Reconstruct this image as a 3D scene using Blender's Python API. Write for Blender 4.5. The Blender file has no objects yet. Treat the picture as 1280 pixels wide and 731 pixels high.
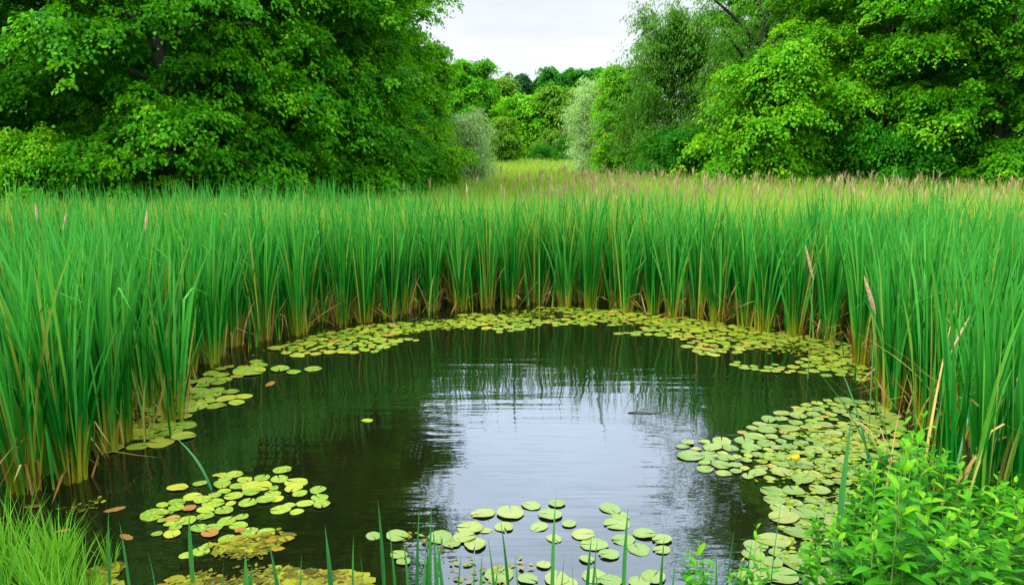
import bpy, math
import numpy as np
from math import radians, sin, cos, tan, pi

# ------------------------------------------------------------------ camera, sky, sun, exposure
S = bpy.context.scene
COL = S.collection
CAM_H, PITCH, FPX = 2.9, radians(10.6), 1000.0     # metres above water, tilt down, focal length in 1280-wide pixels

cd = bpy.data.cameras.new('camera'); cam = bpy.data.objects.new('camera', cd); COL.objects.link(cam)
cam.location = (0, 0, CAM_H); cam.rotation_euler = (pi/2 - PITCH, 0, 0)
cd.sensor_width = 36; cd.lens = 36*FPX/1280; cd.clip_start = 0.05; cd.clip_end = 3000
S.camera = cam

SUN_EL, SUN_AZ = radians(60), radians(250)          # azimuth clockwise from +Y: high, from the left, a little behind the camera
w = bpy.data.worlds.new('World'); S.world = w; w.use_nodes = True
nt = w.node_tree; nt.nodes.clear()
N = nt.nodes.new; L = nt.links.new
out = N('ShaderNodeOutputWorld'); bg = N('ShaderNodeBackground'); bg.inputs['Strength'].default_value = 0.12
sky = N('ShaderNodeTexSky'); sky.sky_type = 'NISHITA'; sky.sun_disc = False
sky.sun_elevation = SUN_EL; sky.sun_rotation = SUN_AZ
tc = N('ShaderNodeTexCoord'); sep = N('ShaderNodeSeparateXYZ'); L(tc.outputs['Generated'], sep.inputs[0])
# overcast: pale low sky, brighter towards the zenith, soft stretched cloud bands
ramp = N('ShaderNodeValToRGB'); L(sep.outputs['Z'], ramp.inputs[0])
e = ramp.color_ramp.elements
e[0].position = 0.0; e[0].color = (0.250, 0.256, 0.266, 1)
e[1].position = 1.0; e[1].color = (0.68, 0.72, 0.78, 1)
for p, c in ((0.165, (0.268, 0.276, 0.289, 1)), (0.24, (0.60, 0.69, 0.82, 1)), (0.34, (0.90, 1.04, 1.25, 1)), (0.52, (0.98, 1.15, 1.40, 1))):
    k = e.new(p); k.color = c
mp = N('ShaderNodeMapping'); mp.inputs['Scale'].default_value = (1.2, 1.2, 7.0); L(tc.outputs['Generated'], mp.inputs[0])
nz = N('ShaderNodeTexNoise'); nz.inputs['Scale'].default_value = 2.2; nz.inputs['Detail'].default_value = 5
nz.inputs['Roughness'].default_value = 0.55; L(mp.outputs[0], nz.inputs['Vector'])
mr = N('ShaderNodeMapRange'); mr.inputs['From Min'].default_value = 0.3; mr.inputs['From Max'].default_value = 0.7
mr.inputs['To Min'].default_value = 0.80; mr.inputs['To Max'].default_value = 1.10; L(nz.outputs['Fac'], mr.inputs[0])
mul = N('ShaderNodeVectorMath'); mul.operation = 'SCALE'; L(ramp.outputs[0], mul.inputs[0]); L(mr.outputs[0], mul.inputs['Scale'])
amp = N('ShaderNodeVectorMath'); amp.operation = 'SCALE'; L(mul.outputs[0], amp.inputs[0]); amp.inputs['Scale'].default_value = 20.0
mix = N('ShaderNodeMix'); mix.data_type = 'RGBA'; mix.inputs['Factor'].default_value = 0.9
L(sky.outputs[0], mix.inputs['A']); L(amp.outputs[0], mix.inputs['B'])
L(mix.outputs['Result'], bg.inputs['Color']); L(bg.outputs[0], out.inputs[0])

sd = bpy.data.lights.new('sun', 'SUN'); so = bpy.data.objects.new('sun', sd); COL.objects.link(so)
sd.energy = 3.2; sd.angle = radians(14); sd.color = (1.0, 0.96, 0.88)
so.rotation_euler = (pi/2 - SUN_EL, 0, -SUN_AZ + pi)
so.location = (0, 0, 40)

S.view_settings.view_transform = 'Standard'; S.view_settings.look = 'None'
S.view_settings.exposure = 0.72; S.view_settings.gamma = 1.0; S.view_settings.use_curve_mapping = False
S.render.engine = 'CYCLES'
cy = S.cycles
cy.use_denoising = True; cy.max_bounces = 6; cy.diffuse_bounces = 3; cy.glossy_bounces = 3
cy.transmission_bounces = 3; cy.transparent_max_bounces = 6
cy.caustics_reflective = False; cy.caustics_refractive = False

# ------------------------------------------------------------------ helpers
def at(px, py, z=0.0):
    """Point at height z seen at pixel (px, py) of the 1280x731 photograph."""
    xc, yc = (px-640)/FPX, (365.5-py)/FPX
    d = np.array([xc, cos(PITCH)+sin(PITCH)*yc, -sin(PITCH)+cos(PITCH)*yc])
    return np.array([0, 0, CAM_H]) + d*((z-CAM_H)/d[2])
def xat(px, d):
    return (px-640)/FPX*cos(PITCH)*d
def zat(py, d):
    """Height seen at pixel row py at distance d."""
    return CAM_H + d*tan(math.atan((365.5-py)/FPX)-PITCH)

def mesh(name, verts, faces, mat, attrs=None, parent=None, smooth=False, fmat=None, link=True, mats=None):
    """verts (n,3); faces (m,k) index array; attrs: point float attributes."""
    me = bpy.data.meshes.new(name)
    verts = np.ascontiguousarray(verts, dtype=np.float32); faces = np.ascontiguousarray(faces, dtype=np.int32)
    n, (m, k) = len(verts), faces.shape
    me.vertices.add(n); me.vertices.foreach_set('co', verts.ravel())
    me.loops.add(m*k); me.loops.foreach_set('vertex_index', faces.ravel())
    me.polygons.add(m); me.polygons.foreach_set('loop_start', np.arange(0, m*k, k, dtype=np.int32))
    if smooth: me.polygons.foreach_set('use_smooth', np.ones(m, dtype=bool))
    for mt in (mats or [mat]): me.materials.append(mt)
    if fmat is not None: me.polygons.foreach_set('material_index', np.ascontiguousarray(fmat, dtype=np.int32))
    for an, av in (attrs or {}).items():
        a = me.attributes.new(an, 'FLOAT', 'POINT'); a.data.foreach_set('value', np.ascontiguousarray(av, dtype=np.float32))
    me.update(calc_edges=True)
    o = bpy.data.objects.new(name, me)
    if link: COL.objects.link(o)
    if parent is not None: o.parent = parent
    return o

def tag(o, label=None, cat=None, group=None, kind=None):
    if label: o['label'] = label
    if cat: o['category'] = cat
    if group: o['group'] = group
    if kind: o['kind'] = kind
    return o
def empty(name, loc, rz=0.0, s=1.0):
    o = bpy.data.objects.new(name, None); COL.objects.link(o)
    o.location = loc; o.rotation_euler = (0, 0, rz); o.scale = (s, s, s); o.empty_display_size = 0.2
    return o
def copy_child(src, parent):
    c = src.copy(); COL.objects.link(c); c.parent = parent
    return c

def norm(v): return v/np.maximum(np.linalg.norm(v, axis=-1, keepdims=True), 1e-9)

def tubes(paths, radii, sides=6):
    """list of (n,3) paths with per-vertex radii -> verts, quads"""
    V, F, o = [], [], 0
    for P, R in zip(paths, radii):
        P = np.asarray(P, float); R = np.asarray(R, float); n = len(P)
        T = norm(np.gradient(P, axis=0))
        ref = np.where(np.abs(T[:, 2:3]) > 0.9, np.array([[1., 0, 0]]), np.array([[0, 0, 1.]]))
        A = norm(np.cross(T, ref)); B = np.cross(T, A)
        th = np.linspace(0, 2*pi, sides, endpoint=False)
        ring = P[:, None] + R[:, None, None]*(A[:, None]*np.cos(th)[None, :, None] + B[:, None]*np.sin(th)[None, :, None])
        V.append(ring.reshape(-1, 3))
        i = np.arange(n-1)[:, None]*sides; j = np.arange(sides)[None]; j2 = (j+1) % sides
        F.append(np.stack([i+j, i+j2, i+sides+j2, i+sides+j], -1).reshape(-1, 4)+o); o += n*sides
    return np.concatenate(V), np.concatenate(F)

def blades(base, h, wd, az, lean, curl, face, rng, seg=5, kink=None, rnd=None, tip=0.75, fold=False):
    """Strap leaves. lean, curl: horizontal offset of the tip (linear, late) as a share of h."""
    n = len(base); t = np.linspace(0, 1, seg+1)[None]
    hor = lean[:, None]*t + curl[:, None]*t**3
    hz = np.sqrt(np.maximum(0.05, 1-(lean+curl*0.8)**2*0.55))[:, None]
    z = h[:, None]*hz*t
    x = h[:, None]*hor
    if kink is not None:                             # leaves snapped over at height share kink
        k = kink[:, None]; over = np.maximum(0, t-k)
        z = z - h[:, None]*over*1.55; x = x + h[:, None]*over*0.75
    ctr = base[:, None, :] + np.stack([x*np.cos(az)[:, None], x*np.sin(az)[:, None], z], -1)
    wt = wd[:, None]*np.where(t < tip, 0.85+0.15*np.sin(t*pi), np.maximum(0.03, 1-((t-tip)/(1-tip))**1.4))
    tw = face[:, None] + t*rng.uniform(-1.2, 1.2, n)[:, None]
    sv = np.stack([np.cos(tw), np.sin(tw), np.zeros_like(tw)], -1)*wt[..., None]*0.5
    if fold:
        nv = np.stack([-np.sin(tw), np.cos(tw), np.zeros_like(tw)], -1)*wt[..., None]*0.22
        V = np.stack([ctr-sv, ctr+nv, ctr+sv], 2).reshape(-1, 3)
        c = 3
    else:
        V = np.stack([ctr-sv, ctr+sv], 2).reshape(-1, 3); c = 2
    b = (np.arange(n)*(seg+1)*c)[:, None, None] + (np.arange(seg)*c)[None, :, None] + np.arange(c-1)[None, None]
    F = np.stack([b, b+1, b+c+1, b+c], -1).reshape(-1, 4)
    r = rng.uniform(0, 1, n) if rnd is None else rnd
    at_t = np.repeat(np.broadcast_to(t, (n, seg+1)).reshape(-1), c)
    return V, F, {'along': at_t, 'rnd': np.repeat(r, (seg+1)*c)}

def join(parts):
    V, F, A, o = [], [], {}, 0
    for v, f, a in parts:
        V.append(v); F.append(f+o); o += len(v)
        for k, x in a.items(): A.setdefault(k, []).append(x)
    return np.concatenate(V), np.concatenate(F), {k: np.concatenate(x) for k, x in A.items()}

# ------------------------------------------------------------------ materials
def newmat(name):
    m = bpy.data.materials.new(name); m.use_nodes = True; m.node_tree.nodes.clear(); return m
def ramp_node(nt, src, stops):
    r = nt.nodes.new('ShaderNodeValToRGB'); nt.links.new(src, r.inputs[0]); e = r.color_ramp.elements
    while len(e) > 1: e.remove(e[-1])
    e[0].position = stops[0][0]; e[0].color = (*stops[0][1], 1)
    for p, c in stops[1:]:
        k = e.new(p); k.color = (*c, 1)
    return r.outputs[0]
def attr(nt, name):
    a = nt.nodes.new('ShaderNodeAttribute'); a.attribute_name = name; return a.outputs['Fac']
def mixc(nt, f, a, b, mode='MIX'):
    m = nt.nodes.new('ShaderNodeMix'); m.data_type = 'RGBA'; m.blend_type = mode
    for s, v in (('Factor', f), ('A', a), ('B', b)):
        if hasattr(v, 'links') or hasattr(v, 'is_linked'): nt.links.new(v, m.inputs[s])
        else: m.inputs[s].default_value = v if s == 'Factor' else (*v, 1)
    return m.outputs['Result']
def leafy(m, color, rough=0.55, trans=0.38, spec=0.08, tboost=(1.6, 1.4, 0.5)):
    """Leaf surface: glossy diffuse front plus light let through from behind."""
    nt = m.node_tree
    p = nt.nodes.new('ShaderNodeBsdfPrincipled'); nt.links.new(color, p.inputs['Base Color'])
    p.inputs['Roughness'].default_value = rough; p.inputs['Specular IOR Level'].default_value = spec
    t = nt.nodes.new('ShaderNodeBsdfTranslucent')
    nt.links.new(mixc(nt, 1.0, color, tboost, 'MULTIPLY'), t.inputs[0])
    ms = nt.nodes.new('ShaderNodeMixShader'); ms.inputs[0].default_value = trans
    nt.links.new(p.outputs[0], ms.inputs[1]); nt.links.new(t.outputs[0], ms.inputs[2])
    o = nt.nodes.new('ShaderNodeOutputMaterial'); nt.links.new(ms.outputs[0], o.inputs[0])
    return m
def leaf_mat(name, stops, **kw):
    m = newmat(name); return leafy(m, ramp_node(m.node_tree, attr(m.node_tree, 'rnd'), stops), **kw)
def blade_mat(name, base, greens, tipc, b0=0.05, b1=0.3, **kw):
    """straw-yellow sheath at the foot, green above, tip colour at the end; green differs leaf by leaf"""
    m = newmat(name); nt = m.node_tree
    g = ramp_node(nt, attr(nt, 'rnd'), greens); al = attr(nt, 'along')
    r1 = nt.nodes.new('ShaderNodeMapRange'); r1.inputs['From Min'].default_value = b0; r1.inputs['From Max'].default_value = b1
    fm = nt.nodes.new('ShaderNodeMath'); fm.operation = 'MULTIPLY'; nt.links.new(attr(nt, 'rnd'), fm.inputs[0]); fm.inputs[1].default_value = 7.3
    fr = nt.nodes.new('ShaderNodeMath'); fr.operation = 'FRACT'; nt.links.new(fm.outputs[0], fr.inputs[0])
    ad = nt.nodes.new('ShaderNodeMath'); ad.operation = 'MULTIPLY_ADD'; nt.links.new(fr.outputs[0], ad.inputs[0]); ad.inputs[1].default_value = 0.22; nt.links.new(al, ad.inputs[2])
    sb = nt.nodes.new('ShaderNodeMath'); sb.operation = 'SUBTRACT'; nt.links.new(ad.outputs[0], sb.inputs[0]); sb.inputs[1].default_value = 0.09
    nt.links.new(sb.outputs[0], r1.inputs[0])
    c = mixc(nt, r1.outputs[0], base, g)
    r2 = nt.nodes.new('ShaderNodeMapRange'); r2.inputs['From Min'].default_value = 0.55; r2.inputs['From Max'].default_value = 1.0
    r2.inputs['To Max'].default_value = 0.75; nt.links.new(al, r2.inputs[0])
    return leafy(m, mixc(nt, r2.outputs[0], c, tipc), **kw)
def plain(name, col, rough=0.8, noise=None, scale=8.0, bump=0.0, spec=0.3):
    m = newmat(name); nt = m.node_tree
    p = nt.nodes.new('ShaderNodeBsdfPrincipled'); p.inputs['Roughness'].default_value = rough
    p.inputs['Specular IOR Level'].default_value = spec
    tcn = nt.nodes.new('ShaderNodeTexCoord'); n = nt.nodes.new('ShaderNodeTexNoise')
    n.inputs['Scale'].default_value = scale; n.inputs['Detail'].default_value = 6
    nt.links.new(tcn.outputs['Object'], n.inputs['Vector'])
    nt.links.new(mixc(nt, n.outputs['Fac'], col, noise or col), p.inputs['Base Color'])
    if bump:
        b = nt.nodes.new('ShaderNodeBump'); b.inputs['Strength'].default_value = bump; b.inputs['Distance'].default_value = 0.02
        nt.links.new(n.outputs['Fac'], b.inputs['Height']); nt.links.new(b.outputs[0], p.inputs['Normal'])
    o = nt.nodes.new('ShaderNodeOutputMaterial'); nt.links.new(p.outputs[0], o.inputs[0])
    return m

M = {}
M['cattail'] = blade_mat('cattail_leaf', (0.36, 0.31, 0.012),
    [(0, (0.002, 0.075, 0.004)), (0.4, (0.006, 0.150, 0.010)), (0.7, (0.024, 0.24, 0.017)), (0.84, (0.075, 0.33, 0.045)), (0.92, (0.13, 0.34, 0.020)), (0.97, (0.30, 0.30, 0.04)), (1, (0.34, 0.22, 0.06))],
    (0.060, 0.30, 0.040), 0.02, 0.27, rough=0.4, trans=0.28, spec=0.10, tboost=(1.3, 1.4, 0.6))
M['dry'] = leaf_mat('dry_leaf', [(0, (0.13, 0.060, 0.012)), (0.5, (0.28, 0.16, 0.030)), (1, (0.46, 0.34, 0.10))], rough=0.7, trans=0.2, spec=0.2, tboost=(1, .9, .7))
M['shoot'] = blade_mat('reed_leaf', (0.16, 0.22, 0.03), [(0, (0.018, 0.13, 0.03)), (1, (0.05, 0.22, 0.04))], (0.05, 0.21, 0.05), 0.0, 0.12, rough=0.4, trans=0.3, spec=0.45)
M['meadow'] = blade_mat('meadow_leaf', (0.10, 0.16, 0.02),
    [(0, (0.08, 0.23, 0.012)), (0.5, (0.17, 0.33, 0.025)), (0.82, (0.28, 0.40, 0.05)), (1, (0.46, 0.38, 0.14))], (0.30, 0.40, 0.07), 0.0, 0.3, rough=0.55, trans=0.35)
M['plume'] = leaf_mat('reed_plume', [(0, (0.32, 0.24, 0.10)), (0.6, (0.42, 0.30, 0.14)), (1, (0.42, 0.42, 0.14))], rough=0.8, trans=0.3, tboost=(1, .95, .9))
M['grass'] = blade_mat('bank_grass', (0.12, 0.25, 0.02), [(0, (0.03, 0.16, 0.010)), (0.5, (0.08, 0.28, 0.012)), (1, (0.17, 0.36, 0.03))], (0.12, 0.33, 0.03), 0.0, 0.2, rough=0.5, trans=0.4)
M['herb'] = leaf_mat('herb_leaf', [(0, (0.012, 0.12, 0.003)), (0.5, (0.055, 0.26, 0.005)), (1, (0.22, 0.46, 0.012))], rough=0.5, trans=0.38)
M['herb_stem'] = plain('herb_stem', (0.10, 0.22, 0.03), 0.5, (0.16, 0.20, 0.05))
M['bark'] = plain('bark', (0.030, 0.024, 0.017), 0.9, (0.085, 0.07, 0.052), 6.0, 0.6)
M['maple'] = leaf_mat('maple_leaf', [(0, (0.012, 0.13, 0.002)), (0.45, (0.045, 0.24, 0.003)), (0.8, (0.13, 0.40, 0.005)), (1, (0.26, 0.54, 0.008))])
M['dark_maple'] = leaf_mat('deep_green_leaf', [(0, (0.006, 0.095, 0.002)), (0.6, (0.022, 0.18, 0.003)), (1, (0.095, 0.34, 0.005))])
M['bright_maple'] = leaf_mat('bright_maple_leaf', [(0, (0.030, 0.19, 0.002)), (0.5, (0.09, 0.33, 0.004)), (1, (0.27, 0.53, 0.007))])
M['willow'] = leaf_mat('willow_leaf', [(0, (0.030, 0.14, 0.006)), (0.5, (0.070, 0.23, 0.010)), (1, (0.16, 0.34, 0.03))], tboost=(1.3, 1.25, .8))
M['pale_willow'] = leaf_mat('pale_willow_leaf', [(0, (0.18, 0.32, 0.07)), (0.5, (0.30, 0.48, 0.14)), (1, (0.44, 0.60, 0.25))], tboost=(1.2, 1.2, .9))
M['olive'] = leaf_mat('olive_leaf', [(0, (0.045, 0.16, 0.006)), (0.5, (0.09, 0.24, 0.008)), (1, (0.18, 0.33, 0.015))])
M['conifer'] = leaf_mat('conifer_leaf', [(0, (0.008, 0.055, 0.016)), (0.6, (0.018, 0.085, 0.024)), (1, (0.035, 0.12, 0.03))], trans=0.15)

def make_water():
    m = newmat('water'); nt = m.node_tree; N = nt.nodes.new; L = nt.links.new
    tcn = N('ShaderNodeTexCoord')
    def noise(scale, sx, sy, det=3):
        mp = N('ShaderNodeMapping'); mp.inputs['Scale'].default_value = (sx, sy, 1); L(tcn.outputs['Object'], mp.inputs[0])
        n = N('ShaderNodeTexNoise'); n.inputs['Scale'].default_value = scale; n.inputs['Detail'].default_value = det
        L(mp.outputs[0], n.inputs['Vector']); return n.outputs['Fac']
    a = noise(2.0, 0.35, 2.4, 2); b = noise(9.0, 0.6, 1.6, 2); c = noise(0.45, 1, 1, 2)
    msk = N('ShaderNodeMapRange'); msk.inputs['From Min'].default_value = 0.42; msk.inputs['From Max'].default_value = 0.62; L(c, msk.inputs[0])
    m1 = N('ShaderNodeMath'); m1.operation = 'MULTIPLY'; L(a, m1.inputs[0]); L(msk.outputs[0], m1.inputs[1])
    m2 = N('ShaderNodeMath'); m2.operation = 'MULTIPLY_ADD'; L(b, m2.inputs[0]); m2.inputs[1].default_value = 0.055; L(m1.outputs[0], m2.inputs[2])
    bp = N('ShaderNodeBump'); bp.inputs['Strength'].default_value = 1.0; bp.inputs['Distance'].default_value = 0.013; L(m2.outputs[0], bp.inputs['Height'])
    d = N('ShaderNodeBsdfDiffuse')
    L(mixc(nt, noise(0.8, 1, 1, 4), (0.0015, 0.003, 0.0008), (0.008, 0.008, 0.002)), d.inputs[0])
    g = N('ShaderNodeBsdfGlossy'); g.inputs['Roughness'].default_value = 0.02; g.inputs['Color'].default_value = (0.92, 0.96, 1, 1); L(bp.outputs[0], g.inputs['Normal'])
    f = N('ShaderNodeFresnel'); f.inputs['IOR'].default_value = 1.72; L(bp.outputs[0], f.inputs['Normal'])
    ms = N('ShaderNodeMixShader'); L(f.outputs[0], ms.inputs[0]); L(d.outputs[0], ms.inputs[1]); L(g.outputs[0], ms.inputs[2])
    o = N('ShaderNodeOutputMaterial'); L(ms.outputs[0], o.inputs[0])
    return m
M['water'] = make_water()
M['ground'] = plain('marsh_ground', (0.022, 0.030, 0.008), 0.95, (0.06, 0.10, 0.018), 2.2, 0.8)

def make_pad_mat(name, cols, spots):
    m = newmat(name); nt = m.node_tree; N = nt.nodes.new; L = nt.links.new
    oi = N('ShaderNodeObjectInfo'); tcn = N('ShaderNodeTexCoord')
    add = N('ShaderNodeVectorMath'); add.operation = 'ADD'; L(tcn.outputs['Object'], add.inputs[0])
    sc = N('ShaderNodeVectorMath'); sc.operation = 'SCALE'; sc.inputs[0].default_value = (37, 11, 5); L(oi.outputs['Random'], sc.inputs['Scale']); L(sc.outputs[0], add.inputs[1])
    n = N('ShaderNodeTexNoise'); n.inputs['Scale'].default_value = 7; n.inputs['Detail'].default_value = 5; L(add.outputs[0], n.inputs['Vector'])
    base = ramp_node(nt, attr(nt, 'rnd'), cols) if name == 'pad_mass' else ramp_node(nt, oi.outputs['Random'], cols)
    fr = N('ShaderNodeMapRange'); fr.inputs['From Min'].default_value = 0.46; fr.inputs['From Max'].default_value = 0.66; fr.inputs['To Max'].default_value = 0.8; L(n.outputs['Fac'], fr.inputs[0])
    c = mixc(nt, fr.outputs[0], base, spots)
    vein = N('ShaderNodeMath'); vein.operation = 'MULTIPLY'; L(attr(nt, 'vein'), vein.inputs[0]); vein.inputs[1].default_value = 0.35
    c = mixc(nt, vein.outputs[0], c, (0.19, 0.26, 0.03))
    p = N('ShaderNodeBsdfPrincipled'); p.inputs['Roughness'].default_value = 0.38; p.inputs['Specular IOR Level'].default_value = 0.35
    L(c, p.inputs['Base Color'])
    b = N('ShaderNodeBump'); b.inputs['Strength'].default_value = 0.25; b.inputs['Distance'].default_value = 0.01; L(n.outputs['Fac'], b.inputs['Height']); L(b.outputs[0], p.inputs['Normal'])
    o = N('ShaderNodeOutputMaterial'); L(p.outputs[0], o.inputs[0])
    return m
PADC = [(0, (0.05, 0.15, 0.004)), (0.4, (0.10, 0.20, 0.006)), (0.75, (0.15, 0.23, 0.008)), (1, (0.22, 0.23, 0.012))]
M['pad'] = make_pad_mat('lily_pad', PADC, (0.30, 0.24, 0.04))
M['pad_mass'] = make_pad_mat('pad_mass', [(0, (0.07, 0.15, 0.006)), (0.5, (0.13, 0.21, 0.008)), (0.85, (0.21, 0.23, 0.010)), (1, (0.19, 0.11, 0.015))], (0.22, 0.17, 0.02))
M['pad_pale'] = make_pad_mat('pale_lily_pad', [(0, (0.07, 0.15, 0.018)), (0.6, (0.115, 0.19, 0.025)), (1, (0.17, 0.20, 0.035))], (0.16, 0.145, 0.03))
M['pad_brown'] = make_pad_mat('rotting_lily_pad', [(0, (0.20, 0.06, 0.008)), (0.6, (0.25, 0.12, 0.010)), (1, (0.20, 0.15, 0.015))], (0.14, 0.07, 0.02))
M['weed'] = leaf_mat('pond_weed', [(0, (0.03, 0.03, 0.004)), (0.35, (0.08, 0.075, 0.006)), (0.75, (0.17, 0.18, 0.010)), (1, (0.15, 0.07, 0.008))], rough=0.4, trans=0.05)
M['petal'] = plain('yellow_petal', (0.80, 0.48, 0.01), 0.5, (0.85, 0.58, 0.02))
M['fluff'] = plain('cattail_fluff', (0.36, 0.22, 0.10), 0.95, (0.46, 0.31, 0.17), 40, 0.8)

# ------------------------------------------------------------------ ground and water
edge_px = [(-60, 700), (-10, 625), (30, 606), (75, 595), (120, 578), (160, 560), (205, 500), (235, 466), (300, 438), (350, 420), (400, 408),
           (470, 398), (560, 388), (650, 381), (750, 381), (850, 396), (940, 408), (1030, 424), (1090, 450), (1120, 500), (1140, 545)]
EDGE = np.array([at(x, y)[:2] for x, y in edge_px])                     # foot of the reeds, left to right
NEAR = np.array([(2.75, 5.2), (1.6, 4.6), (0.9, 4.3), (0, 4.2), (-0.9, 4.25), (-2.0, 4.5), (-2.7, 4.9), (-4.2, 5.4)])
POND = np.concatenate([EDGE, NEAR])
def inside(P, poly):
    x, y = P[:, 0:1], P[:, 1:2]; a = poly; b = np.roll(poly, -1, 0)
    c = ((a[:, 1] > y) != (b[:, 1] > y)) & (x < (b[:, 0]-a[:, 0])*(y-a[:, 1])/(b[:, 1]-a[:, 1]+1e-12)+a[:, 0])
    return c.sum(1) % 2 == 1
def dist(P, line, closed=False):
    a = line; b = np.roll(line, -1, 0)
    if not closed: a, b = a[:-1], b[:-1]
    out = np.full(len(P), 1e9)
    for p, q in zip(a, b):
        d = q-p; t = np.clip(((P-p)@d)/(d@d), 0, 1); out = np.minimum(out, np.linalg.norm(P-p-t[:, None]*d, axis=1))
    return out
def smooth(x): x = np.clip(x, 0, 1); return x*x*(3-2*x)
def ground_z(P):
    ins = inside(P, POND); dN = dist(P, NEAR); dE = dist(P, EDGE); dA = np.minimum(dN, dE)
    nearside = (P[:, 1] < 5.6) & ~ins & (dN < dE + 3.0)
    z = np.where(ins, -0.08-0.7*smooth(dA/1.6), -0.08+0.16*smooth((dA-0.8)/3.5))
    bank = 1.22*smooth(dN/3.6)
    z = np.where(nearside, np.maximum(z, -0.05+bank), z)
    z += np.where(P[:, 1] > 30, 0.25*smooth((P[:, 1]-30)/60), 0)
    return z
gx = np.concatenate([[-900, -300, -120, -60, -35, -22], np.arange(-14, 14.01, 0.25), [22, 35, 60, 120, 300, 900]])
gy = np.concatenate([[-600, -120, -40, -15, -6], np.arange(-2, 20.01, 0.25), [24, 30, 40, 55, 75, 100, 140, 220, 400, 1500]])
GX, GY = np.meshgrid(gx, gy); P2 = np.stack([GX.ravel(), GY.ravel()], 1)
gz = ground_z(P2); rg = np.random.default_rng(3); gz = gz + np.where(gz > 0.1, rg.normal(0, 0.015, len(gz)), 0)
nx = len(gx); i = (np.arange(len(gy)-1)[:, None]*nx + np.arange(nx-1)[None]).ravel()
g = mesh('ground', np.column_stack([P2, gz]), np.stack([i, i+1, i+nx+1, i+nx], 1), M['ground'], smooth=True); tag(g, kind='structure')
wv = np.array([(-14, 1.0, 0), (14, 1.0, 0), (14, 19, 0), (-14, 19, 0)])
wa = mesh('water', wv, np.array([[0, 1, 2, 3]]), M['water']); tag(wa, kind='structure')

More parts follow.
